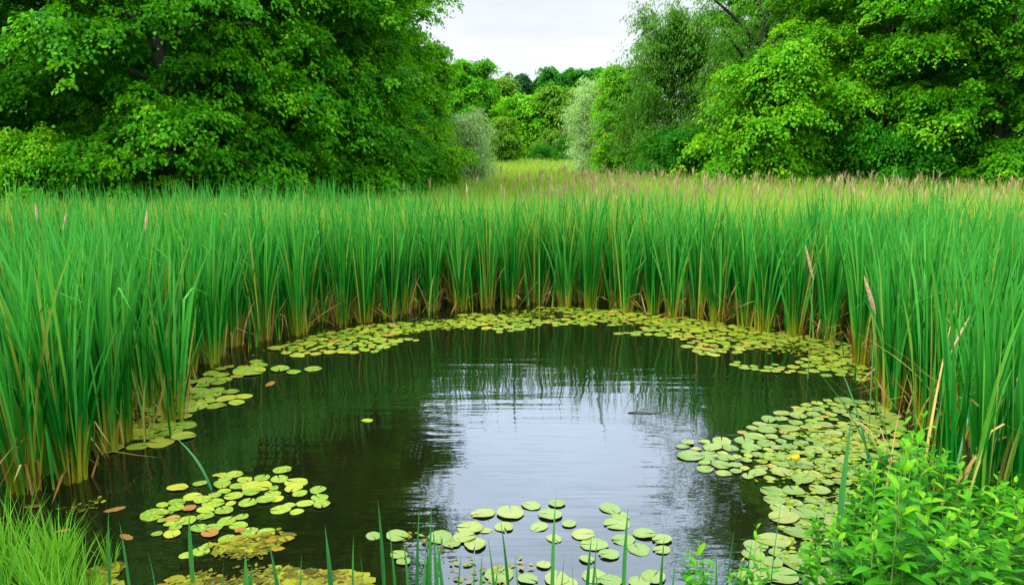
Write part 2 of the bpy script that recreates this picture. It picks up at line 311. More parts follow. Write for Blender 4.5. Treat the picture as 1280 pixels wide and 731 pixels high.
# ------------------------------------------------------------------ trees
def crown(seed, H, R, zb, mat, trunk_r=0.25, limbs=42, twigs=9, per=70, leaf=0.12, aspect=0.62, spread=(0.55, 0.24), droop=0.35,
          rise=(0.15, 0.9), style='dome', lean=(0, 0), visible_limbs=True, narrow=False, gap=0.0, sprays=7, srad=0.34):
    rng = np.random.default_rng(seed)
    tz = np.linspace(0, 1, 9); wob = np.cumsum(rng.normal(0, 0.05*R/3, (9, 2)), 0); wob -= wob[0]
    trunk = np.column_stack([tz*lean[0]+wob[:, 0], tz*lean[1]+wob[:, 1], tz*H*0.93-0.15])
    paths, radii = [trunk], [trunk_r*(1-0.88*tz)*np.where(tz < 0.05, 1.35, 1)]
    C, D, Q = [], [], []
    for k in range(limbs):
        u = ((k+rng.uniform(0.1, 0.9))/limbs)
        z0 = zb+(H*0.97-zb)*u**1.05; ts = min(1, max(0, z0/(H*0.93)))
        p0 = np.array([np.interp(ts, tz, trunk[:, 0]), np.interp(ts, tz, trunk[:, 1]), min(z0, H*0.9)])
        if style == 'dome': prof = (0.62+0.38*min(1, u/0.25))*math.sqrt(max(0.02, 1-max(0, (u-0.25)/0.78)**2))
        elif style == 'cone': prof = max(0.08, 1-u)
        else: prof = math.sqrt(max(0.03, 1-(2*u-0.85)**2*0.8))
        Lg = R*prof*rng.uniform(0.62, 1.12); az = k*2.39996+rng.uniform(-0.5, 0.5)
        el = rise[0]+(rise[1]-rise[0])*u
        s = np.linspace(0, 1, 6)
        def along(s, Lg=Lg, az=az, el=el, p0=p0):
            hx = Lg*s; vz = Lg*(math.tan(el)*s-droop*s**2.2)
            return np.stack([p0[0]+np.cos(az)*hx, p0[1]+np.sin(az)*hx, p0[2]+vz], -1)
        lp = along(s); paths.append(lp); radii.append(np.linspace(max(0.02, trunk_r*0.32*(0.4+prof*0.6)), 0.008, 6))
        for j in range(twigs):
            sj = 0.14+0.86*(j+rng.uniform(0, 1))/twigs
            b = along(np.array([sj]))[0]; side = 1 if j % 2 else -1
            a2 = az+side*rng.uniform(0.25, 1.1); l2 = Lg*0.42*(1.15-0.6*sj)*rng.uniform(0.5, 1.1)
            d2 = np.array([cos(a2), sin(a2), rng.uniform(-0.25, 0.3)])
            if rng.uniform() < 0.4: paths.append(np.stack([b, b+d2*l2*0.6, b+d2*l2])); radii.append(np.array([0.014, 0.009, 0.004]))
            for q in (0.45, 1.0):
                if rng.uniform() < gap: continue
                C.append(b+d2*l2*q); D.append(np.array([cos(a2), sin(a2), 0])*0.8+np.array([cos(az), sin(az), 0])*0.6); Q.append(rng.uniform())
    C, D, Q = np.array(C), norm(np.array(D)), np.array(Q); n = len(C)
    cs = rng.uniform(0.5, 1.25, n); m0 = max(8, per//sprays)
    so_ = np.clip(rng.normal(0, 1, (n, sprays, 3)), -1.9, 1.9)*np.array([spread[0], spread[0], spread[1]])*cs[:, None, None]*0.62
    rad = np.einsum('npk,nk->np', so_, D)
    so_[..., 2] -= 0.22*np.maximum(0, rad)+0.5*(so_[..., 0]**2+so_[..., 1]**2)/max(0.1, spread[0])
    SC = (C[:, None]+so_).reshape(-1, 3); ns = len(SC)
    SD = norm(np.repeat(D, sprays, 0)*0.6+norm(so_.reshape(-1, 3)+1e-6)*np.array([1, 1, 0])*0.7+rng.normal(0, 0.3, (ns, 3))*np.array([1, 1, 0.3]))
    sr = srad*rng.uniform(0.6, 1.35, ns)
    off = np.clip(rng.normal(0, 0.55, (ns, m0, 3)), -1.2, 1.2)*np.array([1, 1, 0.32])*sr[:, None, None]
    ro = np.einsum('npk,nk->np', off, SD)
    off[..., 2] -= 0.35*np.maximum(-0.3*sr[:, None], ro)+0.55*(off[..., 0]**2+off[..., 1]**2)/sr[:, None]
    pos = (SC[:, None]+off).reshape(-1, 3); m = len(pos)
    tilt = np.repeat(norm(np.array([0, 0, 1.0])+SD*0.55+rng.normal(0, 0.22, (ns, 3))), m0, 0)
    dirv = norm(np.repeat(SD, m0, 0)*0.6+norm(off.reshape(-1, 3)+1e-6)*0.5+rng.normal(0, 0.4, (m, 3))*np.array([1, 1, 0.5])+np.array([0, 0, -0.4 if not narrow else -0.8]))
    up = norm(tilt+rng.normal(0, 0.26, (m, 3)))
    side = norm(np.cross(dirv, up)); nn = np.cross(side, dirv)
    ln = leaf*rng.uniform(0.6, 1.25, m)[:, None]; wd = ln*aspect
    keep = pos[:, 2] > 0.12
    p0 = pos-dirv*ln*0.5; p2 = pos+dirv*ln*0.5-nn*ln*0.12; mid = pos+dirv*ln*0.02
    V = np.stack([p0, mid+side*wd*0.5+nn*ln*0.10, p2, mid-side*wd*0.5+nn*ln*0.10], 1)[keep]
    r = np.clip(np.repeat(Q, sprays*m0)*0.25+np.repeat(rng.uniform(0, 1, ns), m0)*0.45+rng.uniform(0, 0.35, m)-0.03, 0, 1)[keep]
    F = np.arange(len(V)*4).reshape(-1, 4)
    return (V.reshape(-1, 3), F, {'rnd': np.repeat(r, 4)}), tubes(paths if visible_limbs else paths[:1], radii if visible_limbs else radii[:1], 6)

def tree(name, label, cat, loc, mat, seed, H, R, zb, group=None, rz=0.0, **kw):
    t = tag(empty(name, loc, rz), label, cat, group)
    (v, f, a), (tv, tf) = crown(seed, H, R, zb, mat, **kw)
    mesh('crown', v, f, M[mat], a, t)
    mesh('trunk', tv, tf, M['bark'], parent=t, smooth=True)
    return t
def copy_tree(src, label, loc, rz, s, group=None, sz=None):
    t = src.copy(); COL.objects.link(t); t.location = loc; t.rotation_euler = (0, 0, rz); t.scale = (s, s, sz or s)
    t['label'] = label
    if group: t['group'] = group
    for ch in src.children: copy_child(ch, t)
    return t
def put(px, d, z=0.0): return (xat(px, d), d, z)

MAPLE = dict(limbs=46, twigs=7, per=376, sprays=8, leaf=0.135, aspect=0.7, droop=0.45, spread=(0.95, 0.3), rise=(0.18, 1.0))
# left of the meadow
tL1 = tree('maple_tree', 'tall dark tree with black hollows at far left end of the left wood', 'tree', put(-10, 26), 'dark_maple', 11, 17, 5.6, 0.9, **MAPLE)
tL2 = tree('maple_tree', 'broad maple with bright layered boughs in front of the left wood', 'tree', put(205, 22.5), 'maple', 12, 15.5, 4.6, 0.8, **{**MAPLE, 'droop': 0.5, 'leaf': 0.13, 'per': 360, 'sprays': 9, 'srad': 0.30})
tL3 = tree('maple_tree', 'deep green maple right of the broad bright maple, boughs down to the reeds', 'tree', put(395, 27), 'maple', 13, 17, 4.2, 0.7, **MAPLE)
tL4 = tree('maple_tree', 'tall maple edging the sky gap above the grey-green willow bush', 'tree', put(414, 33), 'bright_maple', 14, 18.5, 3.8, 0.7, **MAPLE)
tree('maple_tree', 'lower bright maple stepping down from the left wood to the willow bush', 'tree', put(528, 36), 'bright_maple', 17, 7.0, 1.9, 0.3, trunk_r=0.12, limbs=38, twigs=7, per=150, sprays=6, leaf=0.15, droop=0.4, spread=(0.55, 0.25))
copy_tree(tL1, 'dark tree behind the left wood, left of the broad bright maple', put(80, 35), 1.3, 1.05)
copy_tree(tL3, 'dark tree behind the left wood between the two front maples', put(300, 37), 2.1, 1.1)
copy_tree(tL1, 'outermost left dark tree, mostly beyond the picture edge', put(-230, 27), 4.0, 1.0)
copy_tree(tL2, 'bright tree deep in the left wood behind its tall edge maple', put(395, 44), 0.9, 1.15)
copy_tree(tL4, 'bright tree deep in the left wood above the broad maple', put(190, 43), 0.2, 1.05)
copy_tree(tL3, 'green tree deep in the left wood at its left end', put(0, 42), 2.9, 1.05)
tree('leafy_bush', 'bright green bush standing among the reeds below the dark left tree', 'bush', put(32, 19.5), 'bright_maple', 15, 3.1, 1.2, 0.2, trunk_r=0.05, limbs=22, twigs=7, per=60, leaf=0.11, droop=0.3, spread=(0.25, 0.14))
tree('willow_bush', 'rounded grey-green willow bush at right foot of the left wood', 'bush', put(584, 44), 'pale_willow', 16, 3.9, 1.3, 0.2, trunk_r=0.08, limbs=34, twigs=8, per=75, leaf=0.16, aspect=0.22, droop=0.2, spread=(0.34, 0.3), rise=(0.5, 1.2), style='ball', narrow=True)
# right of the meadow
WIL = dict(leaf=0.20, aspect=0.26, narrow=True, spread=(0.65, 0.5), droop=0.25, rise=(0.5, 1.15))
tR1 = tree('willow_tree', 'tall airy willow with dark forked trunk showing through its leaves', 'tree', put(945, 39), 'willow', 21, 18.5, 4.4, 1.2, trunk_r=0.36, limbs=46, twigs=9, per=110, lean=(0.6, 0), gap=0.18, style='ball', **WIL)
tR2 = tree('maple_tree', 'low bright yellow-green maple in front of the tall airy willow', 'tree', put(962, 31), 'bright_maple', 22, 6.3, 2.3, 0.4, trunk_r=0.12, limbs=40, twigs=8, per=110, leaf=0.16, droop=0.42, spread=(0.6, 0.2))
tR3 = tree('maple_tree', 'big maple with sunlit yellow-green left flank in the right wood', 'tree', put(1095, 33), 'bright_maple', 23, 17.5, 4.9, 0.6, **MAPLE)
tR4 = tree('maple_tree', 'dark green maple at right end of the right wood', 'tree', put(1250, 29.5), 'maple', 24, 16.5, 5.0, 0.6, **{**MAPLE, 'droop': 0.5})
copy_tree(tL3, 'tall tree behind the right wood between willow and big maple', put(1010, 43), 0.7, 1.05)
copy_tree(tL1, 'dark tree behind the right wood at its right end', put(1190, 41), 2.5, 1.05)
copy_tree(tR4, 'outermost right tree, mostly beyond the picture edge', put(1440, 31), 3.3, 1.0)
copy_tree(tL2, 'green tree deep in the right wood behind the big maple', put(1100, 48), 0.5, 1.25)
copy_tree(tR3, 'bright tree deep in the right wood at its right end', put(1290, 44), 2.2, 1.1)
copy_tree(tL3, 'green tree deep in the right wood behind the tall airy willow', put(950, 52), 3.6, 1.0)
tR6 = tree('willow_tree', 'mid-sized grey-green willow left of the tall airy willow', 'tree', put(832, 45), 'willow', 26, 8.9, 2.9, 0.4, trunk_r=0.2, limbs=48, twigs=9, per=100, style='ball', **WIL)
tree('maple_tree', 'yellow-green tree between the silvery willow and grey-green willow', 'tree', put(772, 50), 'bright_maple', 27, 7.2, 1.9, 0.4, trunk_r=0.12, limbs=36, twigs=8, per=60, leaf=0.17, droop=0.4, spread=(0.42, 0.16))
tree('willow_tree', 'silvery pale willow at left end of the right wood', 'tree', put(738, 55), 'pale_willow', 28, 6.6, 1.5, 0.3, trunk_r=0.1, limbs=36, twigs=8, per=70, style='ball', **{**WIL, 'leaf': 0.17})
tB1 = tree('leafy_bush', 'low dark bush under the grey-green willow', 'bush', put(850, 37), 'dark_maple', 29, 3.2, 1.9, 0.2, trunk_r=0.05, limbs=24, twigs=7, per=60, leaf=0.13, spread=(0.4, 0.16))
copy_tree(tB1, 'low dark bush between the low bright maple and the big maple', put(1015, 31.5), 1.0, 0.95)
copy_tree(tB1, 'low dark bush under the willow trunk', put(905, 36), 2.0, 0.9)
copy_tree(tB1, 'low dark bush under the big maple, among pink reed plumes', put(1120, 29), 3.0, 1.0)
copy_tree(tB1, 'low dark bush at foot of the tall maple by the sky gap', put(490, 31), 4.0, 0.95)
# across the far end of the meadow
FARK = dict(limbs=44, twigs=8, per=72, sprays=3, srad=0.6, leaf=0.34, spread=(1.0, 0.3), droop=0.35)
G = 'trees across the far end of the meadow'
f1 = tree('broadleaf_tree', 'tall bright green rounded far tree beside the left wood', 'tree', put(588, 100), 'maple', 41, zat(80, 100), 4.4, 0.8, G, **FARK)
f2 = tree('broadleaf_tree', 'bright green layered far tree in middle of the far wood', 'tree', put(660, 96), 'bright_maple', 42, zat(122, 96), 3.9, 0.6, G, **FARK)
f3 = tree('broadleaf_tree', 'olive green rounded far tree left of the silvery willow', 'tree', put(704, 94), 'olive', 43, zat(112, 94), 3.4, 0.6, G, **FARK)
f4 = tree('conifer_tree', 'dark pointed conifer rising behind the bright layered far tree', 'tree', put(652, 116), 'conifer', 44, zat(84, 116), 3.0, 1.5, G, **{**FARK, 'style': 'cone', 'rise': (0.0, 0.2)})
copy_tree(f4, 'dark blunt conifer right of the pointed conifer', put(678, 118), 1.0, 1.02, sz=0.99)
f6 = tree('broadleaf_tree', 'dark green broad far tree behind the olive green one', 'tree', put(700, 114), 'dark_maple', 46, zat(88, 114), 4.2, 1.0, G, **FARK)
copy_tree(f3, 'dull green far tree between left wood and dark conifers', put(618, 108), 2.0, 1.22)
copy_tree(f6, 'dark far tree above the silvery willow', put(744, 112), 1.0, 0.97)
copy_tree(f2, 'bright far tree between dull green one and layered one', put(632, 104), 1.5, 0.98)
copy_tree(f1, 'far tree hidden behind the yellow-green tree of the right wood', put(775, 104), 2.4, 0.98)
copy_tree(f6, 'dark far tree low behind the olive green one', put(725, 104), 4.4, 0.72)
copy_tree(f1, 'far tree hidden behind the left wood', put(540, 106), 0.4, 1.0)
f9 = tree('round_tree', 'small round olive tree standing alone on the far meadow edge', 'tree', put(627, 80, .15), 'olive', 48, zat(151, 86), 1.75, 0.5, trunk_r=0.1, limbs=34, twigs=8, per=50, leaf=0.2, spread=(0.36, 0.2), style='ball')
copy_tree(f9, 'small dark green tree under the layered far tree', put(690, 90, .15), 1.0, 0.8)
copy_tree(tB1, 'tiny pale shrub at the far meadow edge', put(677, 88, .2), 1.0, 0.7)
copy_tree(tB1, 'low shrub beside the small round olive tree', put(606, 84, .2), 2.2, 0.9)
copy_tree(tB1, 'low shrub beneath the silvery willow', put(712, 84, .2), 5.2, 0.9)

# ------------------------------------------------------------------ meadow beyond the reeds
rng = np.random.default_rng(7)
def field(n, y0, y1, pw=1.0, xw=0.75, xoff=2.0):
    y = y0+(y1-y0)*rng.uniform(0, 1, n)**pw
    return np.column_stack([rng.uniform(-1, 1, n)*(xw*y+xoff), y])
P = field(120000, 14.6, 110, 1.5, 0.62); zz = ground_z(P)
patch = 0.5+0.5*np.sin(P[:, 0]*0.35+1.3*np.sin(P[:, 1]*0.11))*np.sin(P[:, 1]*0.23+0.6*np.sin(P[:, 0]*0.21))
rt = smooth((P[:, 0]/P[:, 1]-0.02)/0.2)
hh = (np.interp(P[:, 1], [14, 18, 24, 45, 110], [1.75, 1.5, 1.3, 1.05, 0.95])*(1-rt)+rt*np.interp(P[:, 1], [14, 18, 32, 55, 110], [1.75, 1.65, 1.65, 1.2, 0.95]))*rng.uniform(0.75, 1.12, len(P))
ww = np.interp(P[:, 1], [17, 40, 110], [0.022, 0.034, 0.07])
v, f, a = blades(np.column_stack([P, zz]), hh, ww, rng.uniform(0, 2*pi, len(P)), rng.normal(0.05, 0.06, len(P)), rng.uniform(0, 0.25, len(P)),
                 rng.normal(0, 0.7, len(P)), rng, seg=3, rnd=np.clip(patch*0.45+rng.uniform(0, 0.6, len(P))-0.05, 0, 1))
tag(mesh('meadow_grass', v, f, M['meadow'], a), 'pale yellow-green tall grass filling the meadow behind the cattails', None, None, 'stuff')

P = field(2300, 18, 50, 1.2, 0.66); keep = rng.uniform(0, 1, len(P)) < smooth((P[:, 0]/P[:, 1]+0.08)/0.22)*0.95+0.03; P = P[keep]
zz = ground_z(P); hs = np.interp(P[:, 1], [16, 32, 52], [1.82, 1.78, 1.3])*rng.uniform(0.78, 1.10, len(P)); n = len(P)
base = np.column_stack([P, zz])
st = blades(base, hs, np.full(n, 0.012), rng.uniform(0, 6.28, n), rng.normal(0.02, 0.04, n), np.full(n, 0.03), rng.normal(0, 0.5, n), rng, seg=2, rnd=rng.uniform(0.7, 1, n))
pl = [st]
for k in range(3):
    top = base.copy(); top[:, 2] += hs-0.30+rng.uniform(-0.02, 0.05, n)
    pl.append(blades(top, rng.uniform(0.24, 0.36, n), rng.uniform(0.035, 0.06, n), rng.uniform(0, 6.28, n), rng.uniform(0, 0.18, n), rng.uniform(0, 0.35, n), np.full(n, k*1.05), rng, seg=3, tip=0.35))
v, f, a = join(pl)
tag(mesh('reed_plumes', v, f, M['plume'], a), 'pinkish tan reed plumes standing over the right of the meadow', None, None, 'stuff')

# ------------------------------------------------------------------ cattails
def clump_mesh(seed, n=26, r=0.10, hgt=2.05):
    rng = np.random.default_rng(seed)
    a0 = rng.uniform(0, 2*pi, n); rr = r*np.sqrt(rng.uniform(0, 1, n))
    base = np.column_stack([rr*np.cos(a0), rr*np.sin(a0), np.full(n, -0.1)])
    h = hgt*rng.uniform(0.6, 1.12, n); az = a0+rng.normal(0, 0.7, n)
    kink = np.where(rng.uniform(0, 1, n) < 0.03, rng.uniform(0.6, 0.9, n), 2.0)
    green = blades(base, h, rng.uniform(0.018, 0.033, n), az, np.abs(rng.normal(0.075, 0.06, n)), rng.uniform(0, 0.16, n), rng.uniform(0, pi, n), rng, seg=7, kink=kink)
    m = 7
    a1 = rng.uniform(0, 2*pi, m); b1 = np.column_stack([r*1.2*np.cos(a1), r*1.2*np.sin(a1), np.full(m, -0.05)])
    h1 = rng.uniform(0.25, 0.85, m)
    dry = blades(b1, h1, rng.uniform(0.012, 0.026, m), a1+rng.normal(0, 0.9, m), np.abs(rng.normal(0.1, 0.14, m)), rng.uniform(0, 0.3, m), rng.uniform(0, pi, m), rng, seg=5,
                 kink=np.where(rng.uniform(0, 1, m) < 0.4, rng.uniform(0.4, 0.8, m), 2.0))
    return green, dry
PROTO = []
for k in range(9):
    g_, d_ = clump_mesh(100+k, n=[30, 40, 34, 44, 26, 36, 42, 32, 38][k])
    PROTO.append((mesh('leaves', g_[0], g_[1], M['cattail'], g_[2], link=False), mesh('dry_leaves', d_[0], d_[1], M['dry'], d_[2], link=False)))

seglen = np.linalg.norm(np.diff(EDGE, axis=0), axis=1); cum = np.concatenate([[0], np.cumsum(seglen)])
cen = np.array([0.3, 9.5])
def edge_at(s):
    p = np.array([np.interp(s, cum, EDGE[:, 0]), np.interp(s, cum, EDGE[:, 1])])
    q = np.array([np.interp(s+0.1, cum, EDGE[:, 0]), np.interp(s+0.1, cum, EDGE[:, 1])]); r0 = np.array([np.interp(s-0.1, cum, EDGE[:, 0]), np.interp(s-0.1, cum, EDGE[:, 1])])
    tdir = norm((q-r0)[None])[0]; nrm = np.array([-tdir[1], tdir[0]])
    return p, nrm                                                      # left of travel direction = away from the water
ROWS = [(0.0, 0.43, 'front row'), (0.40, 0.43, 'second row'), (0.80, 0.46, 'third row')]
SECT = [(0.17, 'near left bank'), (0.36, 'left bank'), (0.55, 'left half of far bank'), (0.72, 'right half of far bank'), (0.88, 'right bank'), (1.1, 'near right bank')]
rng = np.random.default_rng(21)
clumps = []
for ri, (offs, step, rowname) in enumerate(ROWS):
    s = 0.1+rng.uniform(0, 0.2)
    while s < cum[-1]:
        p, nrm = edge_at(s); p = p+nrm*(offs+rng.normal(0, 0.11 if ri else 0.17))
        sec = next(nm for lim, nm in SECT if s/cum[-1] < lim)
        clumps.append((p, ri, rowname, sec, s)); s += step*rng.uniform(0.75, 1.3)
from collections import defaultdict
bysec = defaultdict(list)
ORD = ['first', 'second', 'third', 'fourth', 'fifth', 'sixth', 'seventh', 'eighth', 'ninth', 'tenth', 'eleventh', 'twelfth', 'thirteenth', 'fourteenth',
       'fifteenth', 'sixteenth', 'seventeenth', 'eighteenth', 'nineteenth', 'twentieth']
for c in clumps: bysec[(c[2], c[3])].append(c)
for (rowname, sec), cl in bysec.items():
    for j, (p, ri, _, _, s) in enumerate(cl):
        k = rng.integers(0, 9)
        hs = np.interp(p[1], [6, 9, 14], [1.02, 1.0, 1.0])*rng.uniform(0.9, 1.1)
        o = empty('cattail_clump', (p[0], p[1], -0.02), rng.uniform(0, 2*pi), 1.0); o.scale = (1, 1, hs)
        word = ORD[j] if j < len(ORD) else 'last'
        tag(o, f'green cattail clump {word} from left in {rowname}, {sec}', 'cattail', f'cattail clumps of the {rowname} at the water edge')
        for src in PROTO[k]: copy_child(src, o)
print('clumps', len(clumps))

# the rest of the reed bed, one mass
def bed_points(n, x0, x1, y0, y1):
    P = np.column_stack([rng.uniform(x0, x1, n), rng.uniform(y0, y1, n)])
    d = dist(P, EDGE); ins = inside(P, POND)
    behind = ~ins & (d > 0.95) & (np.abs(P[:, 0]) < 0.70*P[:, 1]+3.2)
    left = (P[:, 0] < EDGE[0, 0]+0.2) | (P[:, 1] > 5.4) 
    return P[behind & (P[:, 1] > 4.6) & left & ~((P[:, 1] < 6.4) & (P[:, 0] > -3.2) & (P[:, 0] < 3.3))]
# leaves grow in tufts: scatter tufts, then leaves round each
T = bed_points(4000, -15, 15, 4.6, 20.5)
lim = 17.2+1.2*np.sin(T[:, 0]*0.8)+0.6*np.sin(T[:, 0]*2.3)+np.where(T[:, 0] < -2, 2.6, 0)-1.0*smooth((T[:, 0]+1)/3)
T = T[T[:, 1] < lim]
per = 15; n = len(T)*per; ti = np.repeat(np.arange(len(T)), per)
a0 = rng.uniform(0, 2*pi, n); rr = 0.09*np.sqrt(rng.uniform(0, 1, n))
base = np.column_stack([T[ti, 0]+rr*np.cos(a0), T[ti, 1]+rr*np.sin(a0), np.full(n, -0.12)])
th = rng.uniform(0.82, 1.12, len(T))*np.interp(T[:, 1], [5, 9, 16, 20.5], [2.12, 2.05, 1.95, 1.85])
h = th[ti]*rng.uniform(0.62, 1.12, n)
kink = np.where(rng.uniform(0, 1, n) < 0.04, rng.uniform(0.6, 0.85, n), 2.0)
ns_ = 130; ss = rng.uniform(0.2, cum[-1]-0.2, ns_); sp = np.array([edge_at(x)[0]-edge_at(x)[1]*abs(rng.normal(0.12, 0.16)) for x in ss])    # stray stems standing out in the water
base = np.concatenate([base, np.column_stack([sp, np.full(ns_, -0.1)])]); h = np.concatenate([h, rng.uniform(0.3, 1.5, ns_)]); kink = np.concatenate([kink, np.where(rng.uniform(0, 1, ns_) < 0.08, 0.7, 2.0)]); a0 = np.concatenate([a0, rng.uniform(0, 6.28, ns_)]); n += ns_
v, f, a = blades(base, h, rng.uniform(0.018, 0.033, n), a0+rng.normal(0, .7, n), np.abs(rng.normal(0.06, 0.06, n)), rng.uniform(0, 0.12, n), rng.uniform(0, pi, n), rng, seg=6, kink=kink)
tag(mesh('cattail_bed', v, f, M['cattail'], a), 'dense mass of green cattails behind the water-edge clumps', None, None, 'stuff')
# straw lying and standing at the feet of the reeds
P = []; 
for s in np.linspace(0.1, cum[-1]-0.1, 650):
    p, nrm = edge_at(s); P.append(p+nrm*rng.uniform(-0.12, 1.2)+rng.normal(0, 0.08, 2))
P = np.array(P); n = len(P)
v, f, a = blades(np.column_stack([P, np.full(n, 0.0)]), rng.uniform(0.15, 0.75, n), rng.uniform(0.008, 0.022, n), rng.uniform(0, 6.28, n), rng.uniform(0.1, 0.95, n), rng.uniform(-0.2, 0.3, n), rng.uniform(0, 3.14, n), rng, seg=4)
tag(mesh('reed_litter', v, f, M['dry'], a), 'brown straw and broken leaves at the feet of the cattails', None, None, 'stuff')

# ------------------------------------------------------------------ lily pads
def pad_mesh(seed, seg=26):
    rng = np.random.default_rng(seed)
    notch = rng.uniform(0.05, 0.15); th = np.linspace(notch, 2*pi-notch, seg+1)
    el = rng.uniform(0.74, 1.0)
    rim = 1+0.035*np.sin(th*3+rng.uniform(0, 6))+0.02*np.sin(th*7+rng.uniform(0, 6))
    rad = [0.04, 0.4, 0.75, 0.97, 1.0]; V = []; vein = []
    ph = rng.uniform(0, 6, 2)
    for r in rad:
        x = 0.5*r*rim*np.cos(th); y = 0.5*r*rim*np.sin(th)*el
        z = 0.010*r**2*np.sin(2*th+ph[0])+0.012*r**4*np.sin(3*th+ph[1])+(0.018*max(0, r-0.8)/0.2)+0.012
        V.append(np.column_stack([x, y, z])); vein.append((np.arange(seg+1) % 3 == 0)*(1-0.6*r))
    V.append(V[-1]*np.array([1, 1, 1])-np.array([0, 0, 0.016])); vein.append(np.zeros(seg+1))     # rim turned down: thickness
    V = np.concatenate(V); m = seg+1; F = []
    for k in range(5):
        for j in range(seg): F.append((k*m+j, (k+1)*m+j, (k+1)*m+j+1, k*m+j+1))
    return V, np.array(F), {'vein': np.concatenate(vein), 'rnd': np.full(len(V), rng.uniform())}
PADS = [pad_mesh(300+k) for k in range(8)]
PADO = {c: [mesh('lily_pad', v, f, M[c], a, smooth=True, link=False) for v, f, a in PADS] for c in ('pad', 'pad_pale', 'pad_brown')}

rng = np.random.default_rng(33)
pads = []                                                              # x, y, diameter, colour, zone
def explicit(lst, zone, col='pad'):
    for it in lst:
        px, py, wpx = it[:3]; c = it[3] if len(it) > 3 else col
        p = at(px, py); dd = np.hypot(p[1], CAM_H); pads.append((p[0], p[1], wpx*dd/FPX*1.0, c, zone))
A = [(258, 567+28, 0)][:0]
crop = [(565, 147, 95), (502, 148, 60), (470, 148, 40), (385, 192, 75), (265, 215, 110), (520, 170, 70), (625, 170, 80), (717, 160, 85), (825, 122, 95), (810, 170, 95), (900, 187, 120),
        (505, 197, 105), (590, 207, 85), (690, 205, 150), (780, 220, 60), (885, 220, 100), (1015, 228, 95), (1025, 267, 92), (1035, 305, 92), (945, 302, 90), (920, 248, 85), (515, 233, 70), (465, 253, 70),
        (660, 240, 95), (773, 247, 88), (565, 262, 95), (345, 262, 95), (265, 291, 90), (185, 305, 70), (258, 322, 95), (330, 325, 75, 'pad_brown'), (400, 280, 90), (455, 297, 110), (515, 337, 98), (415, 333, 95),
        (550, 300, 60), (640, 298, 100), (735, 280, 100), (790, 275, 80), (815, 333, 105), (860, 312, 70), (902, 345, 72), (140, 357, 145), (238, 380, 80, 'pad_brown'), (310, 390, 110), (415, 365, 90),
        (222, 410, 60), (255, 430, 65), (380, 430, 95), (530, 392, 110), (610, 372, 70), (155, 460, 55), (235, 462, 95), (460, 430, 90), (590, 415, 95), (440, 460, 90, 'pad_brown'), (650, 450, 100),
        (740, 448, 90), (390, 553, 100), (313, 575, 75), (425, 525, 70), (530, 488, 90), (600, 440, 60, 'pad_brown'), (215, 345, 60), (180, 390, 50)]
explicit([(160+x*270/1154, 560+y*171/731, wv*270/1154, *r) for x, y, wv, *r in crop], 'raft')
cropF = [(600, 483, 72), (680, 477, 60), (450, 508, 85), (535, 505, 105), (660, 513, 85), (408, 553, 90), (515, 550, 70), (625, 549, 72), (720, 540, 58), (672, 586, 62), (848, 491, 85), (880, 515, 70), (870, 540, 90),
         (763, 574, 78), (797, 605, 98), (845, 637, 70), (775, 652, 55), (955, 572, 80), (1010, 590, 70), (890, 590, 80), (938, 620, 85), (1010, 622, 60), (315, 582, 95), (390, 585, 80), (425, 605, 90), (180, 580, 80),
         (105, 578, 60), (185, 640, 60), (200, 660, 50), (640, 670, 50), (500, 700, 100), (590, 715, 70), (680, 712, 90), (985, 708, 90), (800, 705, 90), (850, 720, 80), (455, 560, 50), (350, 600, 70), (720, 725, 60), (940, 725, 80)]
explicit([(425+x*430/1080, 440+y*291/731, wv*430/1080) for x, y, wv in cropF], 'middle', 'pad_pale')
pads = [(p[0], p[1], p[2]*0.88, p[3], p[4]) for p in pads]
explicit([(459, 526, 15)], 'lone'); pads = [(p[0], p[1], p[2]*(1.14 if p[4] == 'raft' else 1.0), p[3], p[4]) for p in pads]; explicit([(350, 462, 24), (391, 462, 22), (367, 466, 18), (312, 465, 40)], 'stray')

def polygon(pxs): return np.array([at(x, y)[:2] for x, y in pxs])
def scatter(poly_px, zone, n, dmin, dmax, col='pad', pack=0.80, tries=9000, brown=0.0):
    poly = polygon(poly_px); lo, hi = poly.min(0), poly.max(0); k = 0
    C = rng.uniform(lo, hi, (tries, 2)); C = C[inside(C, poly)]
    if zone == 'far': C = C[np.sin(C[:, 0]*1.7+2*np.sin(C[:, 1]*1.3))*np.sin(C[:, 1]*3.1+1.5*np.sin(C[:, 0]*0.9))+rng.normal(0, 0.15, len(C)) < 0.06]
    got = [p for p in pads]
    gx_ = np.array([p[0] for p in got]) if got else np.zeros(0); gy_ = np.array([p[1] for p in got]); gd = np.array([p[2] for p in got])
    for c in C:
        if k >= n: break
        d = rng.uniform(dmin, dmax)
        if len(gx_) and np.any(np.hypot(gx_-c[0], gy_-c[1]) < pack*(gd+d)/2): continue
        cc = 'pad_brown' if rng.uniform() < brown else col
        pads.append((c[0], c[1], d, cc, zone)); gx_ = np.append(gx_, c[0]); gy_ = np.append(gy_, c[1]); gd = np.append(gd, d); k += 1
    return k
scatter([(95, 540), (140, 520), (165, 498), (215, 488), (270, 486), (306, 494), (302, 505), (255, 512), (228, 525), (240, 545), (205, 556), (140, 568), (100, 560)], 'left', 90, 0.18, 0.30, brown=0.03)
scatter([(215, 487), (245, 476), (290, 466), (320, 452), (330, 462), (290, 474), (250, 486)], 'left', 12, 0.16, 0.26)
scatter([(842, 556), (900, 548), (935, 550), (925, 540), (985, 512), (1040, 500), (1110, 505), (1125, 545), (1115, 590), (1060, 610), (1000, 600), (930, 596), (880, 588)], 'right', 190, 0.10, 0.25, 'pad_pale', 0.82)
scatter([(960, 615), (1060, 600), (1080, 640), (1040, 731), (930, 731), (930, 690), (985, 660)], 'lower', 70, 0.14, 0.27, 'pad_pale', 0.80)
